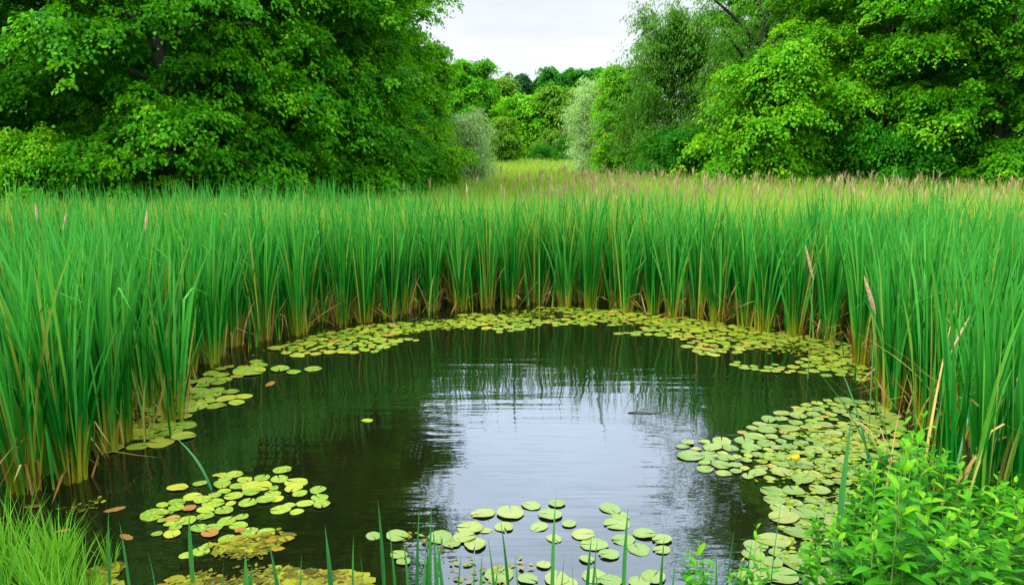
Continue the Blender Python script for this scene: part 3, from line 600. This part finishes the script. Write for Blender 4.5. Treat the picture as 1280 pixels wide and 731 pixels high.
NB = len(pads)
scatter([(255, 470), (330, 440), (410, 415), (500, 402), (600, 392), (690, 384), (770, 386), (690, 405), (640, 414), (560, 422), (500, 428), (470, 440), (400, 444), (330, 448)], 'far', 300, 0.10, 0.23, pack=0.86, tries=30000)
scatter([(700, 384), (790, 388), (870, 400), (960, 412), (1060, 430), (1105, 460), (1110, 480), (1040, 470), (990, 468), (930, 462), (900, 450), (860, 440), (850, 428), (820, 420), (760, 418), (690, 408)], 'far', 300, 0.10, 0.23, pack=0.86, tries=30000)
print('pads', len(pads), NB)
# the 300 that show largest are objects, the rest one mass
def shown(p):
    d = math.hypot(p[1], CAM_H); return p[2]**2*(CAM_H/d)/d**2
order = sorted(range(len(pads)), key=lambda i: -shown(pads[i])); big = sorted(order[:300]); rest = order[300:]
ZL = {'raft': ('lower left raft', 'lily pads of the round raft'), 'middle': ('group among foreground reeds', 'lily pads of the open middle'),
      'lone': ('', None), 'stray': ('strays off left reeds', 'stray lily pads'), 'left': ('band by left reeds', 'lily pads along the left reeds'),
      'right': ('sheet left of herbs', 'lily pads of the right sheet'), 'lower': ('pads under herbs', 'lily pads under the herbs'),
      'far': ('band by far reeds', 'lily pads along the far reeds')}
HUE = {'pad': 'yellow-green', 'pad_pale': 'pale green', 'pad_brown': 'rusty orange'}
zone_ix = defaultdict(list)
for i in big: zone_ix[(pads[i][4], pads[i][3])].append(i)
lab = {}
for (zn, col), ix in zone_ix.items():
    where, hue = ZL[zn][0], HUE[col]
    if zn == 'lone': lab[ix[0]] = 'single small lily pad floating alone on dark open water'; continue
    if len(ix) == 1: lab[ix[0]] = f'the only {hue} lily pad in the {where}'; continue
    ix = sorted(ix, key=lambda i: pads[i][1]/8+0); 
    # rows from the viewer outwards, then left to right within a row
    nrow = max(1, int(round(math.sqrt(len(ix)/1.6)))); per_row = math.ceil(len(ix)/nrow)
    rows = [sorted(ix[k:k+per_row], key=lambda i: pads[i][0]) for k in range(0, len(ix), per_row)]
    for r, row in enumerate(rows):
        rw = 'nearest' if r == 0 else ('farthest' if r == len(rows)-1 else f'{ORD[r]} nearest')
        for j, i in enumerate(row):
            pos = 'leftmost' if j == 0 else ('rightmost' if j == len(row)-1 else f'{ORD[min(j, 19)]} from left')
            lab[i] = f'{hue} lily pad {pos}, {rw} row, {where}'.replace('yellow-green', 'green')
rng = np.random.default_rng(5)
for i in big:
    x, y, d, c, zn = pads[i]; src = PADO[c][rng.integers(0, 8)]
    o = src.copy(); COL.objects.link(o); o.name = 'lily_pad'
    o.location = (x, y, 0.002+0.012*rng.uniform()); o.rotation_euler = (rng.normal(0, 0.02), rng.normal(0, 0.02), rng.uniform(0, 6.28)); o.scale = (d, d, d*0.9)
    tag(o, lab[i], 'lily pad', ZL[zn][1])
def pad_mass(items, name, label, mat):
    parts = []
    for (x, y, d, z) in items:
        v, f, a = PADS[rng.integers(0, 8)]; an = rng.uniform(0, 6.28); c_, s_ = cos(an), sin(an)
        q = v*np.array([d, d, d*0.9]); q = np.column_stack([q[:, 0]*c_-q[:, 1]*s_+x, q[:, 0]*s_+q[:, 1]*c_+y, q[:, 2]+z])
        parts.append((q, f, {'vein': a['vein'], 'rnd': np.full(len(v), rng.uniform())}))
    v, f, a = join(parts)
    tag(mesh(name, v, f, M[mat], a, smooth=True), label, None, None, 'stuff')
pad_mass([(pads[i][0], pads[i][1], pads[i][2], 0.002+0.012*rng.uniform()) for i in rest], 'lily_pad_cover', 'yellow-green lily pads covering the water along the far reeds', 'pad_mass')

# yellowing weed just at the surface
def weed(polys, n):
    P = []
    for poly_px, m in polys:
        poly = polygon(poly_px); C = rng.uniform(poly.min(0), poly.max(0), (m*4, 2)); C = C[inside(C, poly)]; ok = dist(C, poly, True)/0.25+rng.normal(0, .35, len(C))+0.6*np.sin(C[:, 0]*9)*np.sin(C[:, 1]*11) > 0.35; P.append(C[ok][:m])
    P = np.concatenate(P); n = len(P)
    d = rng.uniform(0.010, 0.034, n)[:, None]; an = rng.uniform(0, 6.28, n)
    A_ = np.column_stack([np.cos(an), np.sin(an), rng.normal(0, 0.12, n)])*d; B_ = np.column_stack([-np.sin(an), np.cos(an), rng.normal(0, 0.12, n)])*d*rng.uniform(0.3, 0.8, n)[:, None]
    c = np.column_stack([P, 0.004+rng.uniform(0, 0.012, n)])
    V = np.stack([c-A_, c+B_, c+A_, c-B_], 1).reshape(-1, 3)
    d *= 1.0
    cl = 0.5+0.5*np.sin(P[:, 0]*5.1+2*np.sin(P[:, 1]*4))
    return V, np.arange(n*4).reshape(-1, 4), {'rnd': np.repeat(np.clip(cl*0.5+rng.uniform(0, .5, n), 0, 1), 4)}
v, f, a = weed([([(190, 735), (260, 712), (330, 706), (400, 712), (450, 720), (470, 745), (180, 750)], 900), ([(255, 700), (250, 680), (330, 668), (360, 668), (340, 700)], 250), ([(70, 720), (150, 705), (140, 740), (60, 745)], 500),
                ([(60, 640), (130, 620), (140, 630), (80, 650)], 60), ([(300, 676), (350, 660), (365, 668), (330, 690)], 120), ([(520, 700), (640, 690), (720, 731), (520, 740)], 60), ([(480, 668), (560, 664), (600, 690), (500, 690)], 40)], 0)
tag(mesh('pond_weed', v, f, M['weed'], a), 'yellow and rusty pond weed floating by the near bank', None, None, 'stuff')

def mat_patch(polys, dlo, dhi, name, label, mat):
    P = []
    for poly_px, m in polys:
        poly = polygon(poly_px); C = rng.uniform(poly.min(0), poly.max(0), (m*6, 2)); C = C[inside(C, poly)]
        ok = dist(C, poly, True)/0.3+rng.normal(0, .3, len(C))+0.8*np.sin(C[:, 0]*4.3)*np.sin(C[:, 1]*5.7+C[:, 0]) > 0.5; P.append(C[ok][:m])
    P = np.concatenate(P); n = len(P); d = rng.uniform(dlo, dhi, n)**1.0; an = rng.uniform(0, 6.28, n)
    th = np.linspace(0, 2*pi, 7)[:-1]; rr = d[:, None]*rng.uniform(0.7, 1.1, (n, 6))
    V = np.stack([P[:, 0:1]+rr*np.cos(th+an[:, None]), P[:, 1:2]+rr*np.sin(th+an[:, None])*0.8, 0.003+rng.uniform(0, 0.012, n)[:, None]+rng.normal(0, 0.002, (n, 6))], -1).reshape(-1, 3)
    tag(mesh(name, V, np.arange(n*6).reshape(-1, 6), M[mat], {'rnd': np.repeat(rng.uniform(0, 1, n), 6)}), label, None, None, 'stuff')
mat_patch([([(185, 735), (260, 708), (330, 703), (400, 708), (455, 718), (475, 745), (180, 750)], 300), ([(250, 700), (250, 682), (330, 668), (365, 668), (340, 700)], 70), ([(60, 722), (150, 705), (145, 740), (60, 745)], 120)], 0.025, 0.07, 'drowned_leaves', 'yellow and brown drowned leaves matted at the surface below the raft', 'weed')
M['duckweed'] = leaf_mat('duckweed', [(0, (0.06, 0.11, 0.006)), (0.5, (0.13, 0.20, 0.008)), (1, (0.24, 0.25, 0.02))], rough=0.4, trans=0.05)
mat_patch([([(290, 450), (400, 412), (500, 400), (600, 390), (690, 382), (700, 398), (600, 410), (480, 424), (400, 438)], 1200), ([(700, 382), (800, 388), (900, 402), (1000, 416), (1090, 440), (1115, 480), (1060, 470), (950, 440), (850, 418), (720, 402)], 1500),
           ([(100, 556), (150, 520), (220, 490), (290, 488), (240, 520), (200, 552)], 400), ([(930, 590), (990, 530), (1110, 510), (1120, 590), (1060, 640), (1030, 720), (950, 725), (985, 640)], 900)], 0.010, 0.036, 'duckweed', 'yellow-green scum of small floating leaves between the lily pads', 'duckweed')

# yellow water lily in flower
fl = tag(empty('water_lily_flower', tuple(at(994, 583))), 'small yellow water lily flower standing among the right sheet of pads', 'flower')
tv, tf = tubes([[(0, 0, -0.1), (0, 0, 0.03), (0.005, 0, 0.065)]], [[0.006, 0.006, 0.009]], 6); mesh('stem', tv, tf, M['herb_stem'], parent=fl, smooth=True)
V, F = [], []
for k in range(9):
    an = k*2*pi/9; ro = 0.04 if k % 2 else 0.03
    c_, s_ = cos(an), sin(an); b = len(V)
    for r, hgt, wd in ((0.004, 0.062, 0.006), (ro*0.75, 0.068, 0.020), (ro, 0.095, 0.016), (ro*0.85, 0.112, 0.003)):
        V += [(r*c_-wd*s_, r*s_+wd*c_, hgt), (r*c_+wd*s_, r*s_-wd*c_, hgt)]
    F += [(b+2*j, b+2*j+1, b+2*j+3, b+2*j+2) for j in range(3)]
mesh('petals', np.array(V), np.array(F), M['petal'], parent=fl, smooth=True)

# dead leaves and a twig on the water
def dead_leaf(px, py, L_, rz, label):
    x = np.linspace(-0.5, 0.5, 9); V, F = [], []
    for q in x:
        wd = 0.22*math.sqrt(max(0.004, 1-(2*q)**2))*(1+0.15*math.sin(q*17))
        V += [(q, -wd, 0.02+0.06*q*q), (q, 0, 0.006+0.04*q*q), (q, wd, 0.024+0.05*q)]
    for j in range(8):
        F += [(3*j, 3*j+1, 3*j+4, 3*j+3), (3*j+1, 3*j+2, 3*j+5, 3*j+4)]
    L_ *= 0.7
    o = mesh('dead_leaf', np.array(V)*L_, np.array(F), M['dry'], {'rnd': np.full(27, rng.uniform(0.0, 0.25))}, smooth=True)
    o.location = tuple(at(px, py, 0.004)); o.rotation_euler = (0, 0, rz); tag(o, label, 'dead leaf', 'dead leaves on the water')
dead_leaf(78, 663, 0.16, 0.4, 'curled orange dead leaf afloat above the bright grass tuft')
dead_leaf(40, 633, 0.2, 0.1, 'brown dead leaf afloat below the leftmost cattails')
dead_leaf(143, 637, 0.24, 0.5, 'tawny dead leaf afloat between left reeds and raft of pads')
dead_leaf(158, 671, 0.20, 2.6, 'ochre dead leaf afloat at lower left of the raft')
dead_leaf(338, 480, 0.30, 1.5, 'thin upright brown leaf scrap off the left reeds')
tv, tf = tubes([np.array([(0, 0, 0.004), (0.12, 0.01, 0.012), (0.25, -0.01, 0.008), (0.36, 0.02, 0.012)])], [[0.008, 0.007, 0.006, 0.003]], 6)
tw = mesh('floating_twig', tv, tf, M['bark'], smooth=True); tw.location = tuple(at(785, 516)); tag(tw, 'dark bent twig afloat near the right tree reflection', 'twig')

# ------------------------------------------------------------------ near bank plants
rng = np.random.default_rng(77)
def reed_shoot(px, ptop, d, wd, leanpx, label, nl=1, curl=0.02):
    """a young reed: nl strap leaves rising from one foot on the near bank"""
    x = xat(px, d); p = np.array([[x, d]]); z0 = float(ground_z(p)[0]); H_ = zat(ptop, d)-max(z0, -0.05)
    o = tag(empty('reed_shoot', (x, d, max(z0, -0.05)-0.03)), label, 'reed', 'young reeds on the near bank')
    for k in range(nl):
        hh = (H_+0.03)*(1 if k == 0 else rng.uniform(0.55, 0.85)); lean = leanpx/FPX*d/hh if k == 0 else rng.uniform(-0.2, 0.2)
        az = 0.0 if lean >= 0 else pi
        v, f, a = blades(np.array([[rng.normal(0, 0.008)*k, 0, 0]]), np.array([hh]), np.array([wd*1.45]), np.array([az+rng.normal(0, .1)]), np.array([abs(lean)]), np.array([curl]), np.array([rng.normal(0, 0.35)]), rng, seg=9, tip=0.5, fold=True)
        mesh('leaf', v, f, M['shoot'], a, o)
shoots = [(110, 650, 4.6, .012, -4), (197, 640, 4.9, .020, 0), (270, 688, 4.4, .032, 0), (322, 676, 4.4, .018, -14), (390, 655, 4.5, .022, -3), (418, 668, 4.6, .010, 2), (437, 690, 4.4, .012, -4), (463, 624, 4.6, .016, -2), (500, 665, 4.4, .016, -7),
          (507, 632, 4.5, .014, 3), (519, 665, 4.3, .016, 3), (525, 630, 4.5, .016, 2), (537, 655, 4.4, .018, -2), (549, 672, 4.3, .018, -9), (586, 690, 4.3, .014, 0), (596, 688, 4.3, .018, 0), (622, 668, 4.4, .014, -12),
          (640, 648, 4.5, .018, -12), (696, 616, 4.6, .018, 0), (706, 690, 4.4, .008, 4), (742, 668, 4.4, .016, 4), (749, 662, 4.4, .016, 6), (795, 632, 4.6, .018, 0), (765, 700, 4.3, .014, -8), (846, 668, 4.4, .018, 0), (860, 690, 4.3, .010, 4), (935, 660, 4.4, .012, 6),
          (926, 690, 4.3, .012, -2), (997, 615, 4.4, .016, 6), (1087, 512, 5.0, .030, 1), (481, 655, 4.4, .014, -6), (513, 676, 4.3, .014, 6), (531, 684, 4.3, .018, -5), (560, 690, 4.3, .012, 7), (610, 700, 4.2, .014, 8), (655, 690, 4.3, .010, -9), (730, 690, 4.3, .012, -6), (880, 676, 4.3, .012, 5), (910, 655, 4.4, .010, -8), (960, 668, 4.3, .014, 7), (340, 690, 4.3, .012, 8), (150, 690, 4.4, .014, -8), (230, 696, 4.3, .010, 9), (80, 640, 4.7, .016, 6)]
named = {463: 'slim reed blade right of the raft of pads, tall and straight', 697: '', 696: 'tallest straight reed blade in the middle of the open water', 795: 'straight reed blade right of the middle, over pale pads', 640: 'leaning reed blade left of the tallest middle blade',
         1087: 'broad dark reed leaf standing in front of the right sheet of pads', 997: 'dark slim reed blade left of the leafy herbs', 270: 'thick twin reed blade below the raft of pads', 390: 'reed blade below right end of the raft', 110: 'thin reed blade between grass tuft and raft', 197: 'thin pale reed stalk before left end of the raft', 80: 'reed blade rising from the bright grass tuft'}
sx = sorted(shoots)
for i, (px, pt, d, wd, ln) in enumerate(shoots):
    j = sx.index(shoots[i]); prev = sx[j-1][0] if j else 0
    lb = named.get(px) or f'short reed blade, {ORD[j % 15]} from left in the {("left", "middle", "right")[j//15]} third of near bank fringe'
    reed_shoot(px, pt, d, wd, ln, lb, nl=2 if px in (270, 525, 846, 935) else 1)
# the bent leaf above the raft and the arching ones by the right reeds
def arching(px, py, ztop, L_, az, bend, label, wd=0.02, mat='shoot', name='reed_leaf', lean0=0.25):
    p = at(px, py); v, f, a = blades(np.array([[0, 0, -0.1]]), np.array([L_]), np.array([wd]), np.array([az]), np.array([lean0]), np.array([bend]), np.array([az+1.57]), rng, seg=10, tip=0.5, fold=True, rnd=np.array([rng.uniform()]))
    o = mesh(name, v, f, M[mat], a); o.location = (p[0], p[1], 0); tag(o, label, 'reed leaf', 'bent reed leaves')
arching(268, 612, 0, 0.62, pi*0.93, 0.35, 'bent green reed leaf rising from the raft of pads', 0.03)
arching(1110, 640, 0, 1.4, pi*0.98, 0.25, 'arching green reed leaf leaning left over the right sheet of pads', 0.03)
arching(1125, 600, 0, 1.6, pi*1.02, 0.3, 'long arching reed leaf leaning left before the right cattails', 0.025)
arching(1105, 520, 0, 1.3, pi*0.95, 0.45, 'yellowing leaf leaning far left over the far right pads', 0.018, 'dry')
for j, (px, py, L_, az, b, lb) in enumerate([(1240, 600, 1.5, 2.6, .5, 'straw-coloured dead leaf leaning left beside the right edge cattails'), (1262, 560, 1.7, 2.2, .4, 'long dead leaf crossing the cattails above the herbs'), (1212, 560, 1.4, 1.2, .3, 'dead leaf leaning right in the cattails above the herbs'),
                                             (1275, 610, 1.3, 2.9, .5, 'drooping straw leaf at right edge above the herbs'), (1190, 540, 1.2, 2.5, .6, 'short bent dead leaf above the tallest herb'), (1255, 530, 1.8, 2.0, .2, 'tall straw leaf at right edge behind the herbs')]):
    arching(px, py, 0, L_, az, b, lb, 0.016, 'dry')

rng2 = np.random.default_rng(8)
STRAW = ['pale straw leaf', 'tan straw leaf', 'brown straw leaf']
for j in range(18):
    px = 1138+j*8+rng2.uniform(-4, 4); d = rng2.uniform(5.2, 6.0); L_ = rng2.uniform(0.9, 1.9); az = rng2.choice([0.3, 2.8, 2.3, 0.9])+rng2.normal(0, .2)
    v, f, a = blades(np.array([[0, 0, -0.1]]), np.array([L_]), np.array([rng2.uniform(.016, .032)]), np.array([az]), np.array([rng2.uniform(.1, .5)]), np.array([rng2.uniform(.1, .5)]), np.array([az+1.57]), rng2, seg=12, tip=0.5, fold=True,
                     kink=np.array([rng2.choice([0.55, 0.7, 2.0])]), rnd=np.array([rng2.uniform(.5, 1) if j % 3 else rng2.uniform(0, 1)]))
    o = mesh('reed_leaf', v, f, M['dry' if j % 3 else 'shoot'], a); o.location = (xat(px, d), d, rng2.uniform(0.0, 0.25))
    tag(o, (STRAW[j % 3] if j % 3 else 'loose green leaf')+f', {ORD[j]} from left among loose leaves behind the herb bank', 'reed leaf', 'loose leaves behind the herb bank')
def spike(px, ptop, pbot, d, lean, label, wd=0.02):
    """seed head centred at column px; lean: sideways drift of the top per metre of height"""
    x = xat(px, d); zb_, zt_ = zat(pbot, d), zat(ptop, d); o = tag(empty('cattail_stalk', (x, d, 0)), label, 'cattail stalk', 'old brown cattail stalks')
    mesh('stem', *tubes([[(-lean*0.35, 0.05, -0.1), (-lean*0.25, 0.02, zb_*.5), (-lean*(zt_-zb_)/2, 0, zb_)]], [[0.007, 0.006, 0.004]], 6), M['herb_stem'], parent=o, smooth=True)
    t = np.linspace(0, 1, 8); ax = np.column_stack([lean*(zt_-zb_)*(t-0.5), 0*t, zb_+(zt_-zb_)*t])
    mesh('seed_head', *tubes([ax], [wd*np.array([.35, .8, 1, 1.05, .95, .8, .55, .12])], 9), M['fluff'], parent=o, smooth=True)
spike(1103, 345, 392, 7.4, -0.38, 'fluffy tan cattail spike tilted left before the right cattails')
spike(1022, 306, 350, 9.6, -0.3, 'slender brown cattail spike tilted left, left of the fluffy tan one', 0.016)
spike(1226, 395, 440, 6.2, 0.4, 'weathered brown cattail spike tilted right above the herbs', 0.012)
spike(175, 262, 288, 9.0, 0.15, 'brown cattail spike between left reeds, topmost of the left three', 0.016)
spike(36, 254, 276, 9.5, 0.0, 'upright brown cattail spike at far left in the reeds', 0.014)
spike(71, 266, 288, 9.0, 0.3, 'brown cattail spike tilted right near the leftmost one', 0.014)

# leafy herbs on the right of the near bank
def lance(n, L_, W_, base, dirv, up, rng, droop=0.25):
    t = np.array([0, .22, .5, .78, 1.0]); wt = np.array([.12, .8, 1.0, .6, .04])
    side = norm(np.cross(dirv, up)); nn = norm(np.cross(side, dirv))
    ctr = base[:, None]+dirv[:, None]*L_[:, None, None]*t[None, :, None]-np.array([0, 0, 1.])*droop*L_[:, None, None]*(t**2)[None, :, None]
    sv = side[:, None]*(W_[:, None]*wt[None])[..., None]*0.5; up_ = nn[:, None]*(W_[:, None]*wt[None])[..., None]*0.14
    V = np.stack([ctr-sv+up_, ctr, ctr+sv+up_], 2).reshape(-1, 3)
    b = (np.arange(n)*15)[:, None, None]+(np.arange(4)*3)[None, :, None]+np.arange(2)[None, None]
    return V, np.stack([b, b+1, b+4, b+3], -1).reshape(-1, 4)
def herb_mesh(seed, H_, leafL, side_shoots=4):
    rng = np.random.default_rng(seed)
    stems, rad, B, Dv, Ln, Rn = [], [], [], [], [], []
    def shoot(p0, d0, ln, n, l0, top):
        t = np.linspace(0, 1, 6); ax = p0+d0*ln*t[:, None]+np.array([0, 0, 1])*0.12*ln*(t**2)[:, None]
        stems.append(ax); rad.append(np.linspace(0.0055*ln+0.0015, 0.0015, 6))
        for k in range(n):
            s = (0.10+0.90*(k+0.5)/n) if top else (0.2+0.8*(k+.5)/n); p = np.array([np.interp(s, t, ax[:, c]) for c in range(3)])
            for pr in range(2):
                an = k*1.65+pr*pi+rng.normal(0, 0.25); el = rng.uniform(0.1, 0.55)+0.75*max(0, s-0.75)/0.25
                B.append(p); Dv.append([cos(an)*cos(el), sin(an)*cos(el), sin(el)]); Ln.append(l0*(0.55+0.75*sin(pi*min(1, s*0.85+0.12)))*rng.uniform(0.8, 1.15)*(0.62 if s > 0.9 else 1))
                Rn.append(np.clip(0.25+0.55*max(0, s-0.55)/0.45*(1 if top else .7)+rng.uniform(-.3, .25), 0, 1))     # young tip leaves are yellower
    shoot(np.array([0, 0, -0.03]), norm(np.array([rng.normal(0, .07), rng.normal(0, .07), 1]))*0.9, H_, 12, leafL, True)
    for k in range(side_shoots):
        z = H_*rng.uniform(0.25, 0.7); an = rng.uniform(0, 6.28)
        shoot(np.array([0, 0, z]), norm(np.array([cos(an), sin(an), 1.1])), H_*rng.uniform(0.2, 0.38), 7, leafL*0.75, False)
    B, Dv, Ln, Rn = np.array(B), norm(np.array(Dv)), np.array(Ln), np.array(Rn); n = len(B)
    up = norm(np.array([0, 0, 1.0])+rng.normal(0, .2, (n, 3)))
    V, F = lance(n, Ln, Ln*0.33, B, Dv, up, rng)
    return (V, F, {'rnd': np.repeat(Rn, 15)}), tubes(stems, rad, 5)
HERB = []
for k in range(7):
    (v, f, a), (tv, tf) = herb_mesh(500+k, 1.0, [.14, .16, .135, .165, .15, .14, .155][k], [2, 3, 1, 3, 2, 3, 2][k])
    HERB.append((mesh('leaves', v, f, M['herb'], a, smooth=True, link=False), mesh('stem', tv, tf, M['herb_stem'], smooth=True, link=False)))
rng = np.random.default_rng(91)
def top_row(px): return np.interp(px, [1030, 1060, 1090, 1120, 1150, 1165, 1185, 1215, 1250, 1290, 1330], [690, 650, 632, 590, 560, 515, 552, 580, 590, 600, 600])
herbs = []
for d in (3.7, 4.05, 4.4, 4.75, 5.1, 5.45, 5.8):
    px = 1088+max(0, 5.1-d)*30+rng.uniform(0, 25)
    while px < 1350:
        dd = d+rng.uniform(-0.15, 0.15)
        tr = top_row(px)+(5.8-d)*26+abs(rng.normal(0, 48))-34
        herbs.append((px, dd, tr)); px += rng.uniform(18, 34)*5/d
herbs += [(1165, 5.2, 508), (1178, 5.0, 536), (1150, 5.0, 546), (1203, 5.1, 556), (1130, 5.0, 580), (1104, 4.9, 604), (1240, 5.0, 566)]
herbs += [(889, 4.15, 664), (908, 4.3, 692), (972, 4.2, 652), (958, 4.1, 692), (992, 4.05, 684), (1058, 4.5, 622), (1078, 4.4, 636), (1046, 4.2, 664), (1070, 4.1, 672)]
hl = defaultdict(list)
for (px, d, tr) in herbs:
    p = np.array([[xat(px, d), d]]); z0 = float(max(ground_z(p)[0], -0.03)); hh = zat(tr, d)-z0
    if hh < 0.18: continue
    hl['row %d' % int(round((d-3.7)/0.35)) if px > 1030 and (px, d, tr) in herbs[:-9] else 'front'].append((px, d, z0, hh))
HROW = ['frontmost', 'second', 'third', 'fourth', 'fifth', 'sixth', 'rearmost']
for key, lst in hl.items():
    lst.sort()
    for j, (px, d, z0, hh) in enumerate(lst):
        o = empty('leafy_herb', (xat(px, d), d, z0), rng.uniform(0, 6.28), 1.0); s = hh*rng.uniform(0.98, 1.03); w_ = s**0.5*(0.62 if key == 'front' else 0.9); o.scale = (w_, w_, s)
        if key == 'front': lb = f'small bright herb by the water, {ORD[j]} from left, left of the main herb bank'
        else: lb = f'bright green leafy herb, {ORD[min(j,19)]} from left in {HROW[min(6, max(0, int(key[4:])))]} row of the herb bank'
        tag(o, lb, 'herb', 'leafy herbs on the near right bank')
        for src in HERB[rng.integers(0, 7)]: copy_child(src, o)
print('herbs', sum(len(x) for x in hl.values()))

# grass on the near bank: the bright tuft at lower left and the sward under the camera
T = np.array([(xat(px, d), d) for px, d in zip(rng.normal(0, 42, 34), rng.uniform(4.0, 5.2, 34))])
per = 20; n = len(T)*per; ti = np.repeat(np.arange(len(T)), per); a0 = rng.uniform(0, 6.28, n)
base2 = T[ti]+np.column_stack([np.cos(a0), np.sin(a0)])*0.05*rng.uniform(0, 1, n)[:, None]
zb = np.maximum(ground_z(base2), -0.02)-0.02
hw = rng.uniform(0.006, 0.016, n); ht = np.interp((base2[:, 0]/base2[:, 1]/cos(PITCH))*FPX+640, [-60, 0, 45, 80, 120], [0.62, 0.6, 0.42, 0.30, 0.15])*rng.uniform(0.5, 1.1, n)
v1 = blades(np.column_stack([base2, zb]), ht, hw, a0, np.abs(rng.normal(0.12, .12, n)), rng.uniform(0, .35, n), rng.uniform(0, 3.14, n), rng, seg=5, tip=0.4)
Pg = np.column_stack([rng.uniform(-8, 8, 42000), rng.uniform(-2.5, 7.0, 42000)]); Pg = Pg[~inside(Pg, POND)]; zg = ground_z(Pg); okg = (zg > 0.0) & (dist(Pg, EDGE) > 0.3); Pg, zg = Pg[okg], zg[okg]; n = len(Pg)
v2 = blades(np.column_stack([Pg, zg-0.01]), np.interp(Pg[:, 1], [0, 2.5, 4.4], [0.12, 0.2, 0.26])*rng.uniform(0.6, 1.2, n), rng.uniform(0.004, 0.008, n), rng.uniform(0, 6.28, n), np.abs(rng.normal(.15, .12, n)), rng.uniform(0, .4, n), rng.uniform(0, 3.14, n), rng, seg=3, tip=0.4)
v, f, a = join([v1, v2])
tag(mesh('grass', v, f, M['grass'], a), 'bright green grass tufts on the near bank', None, None, 'stuff')
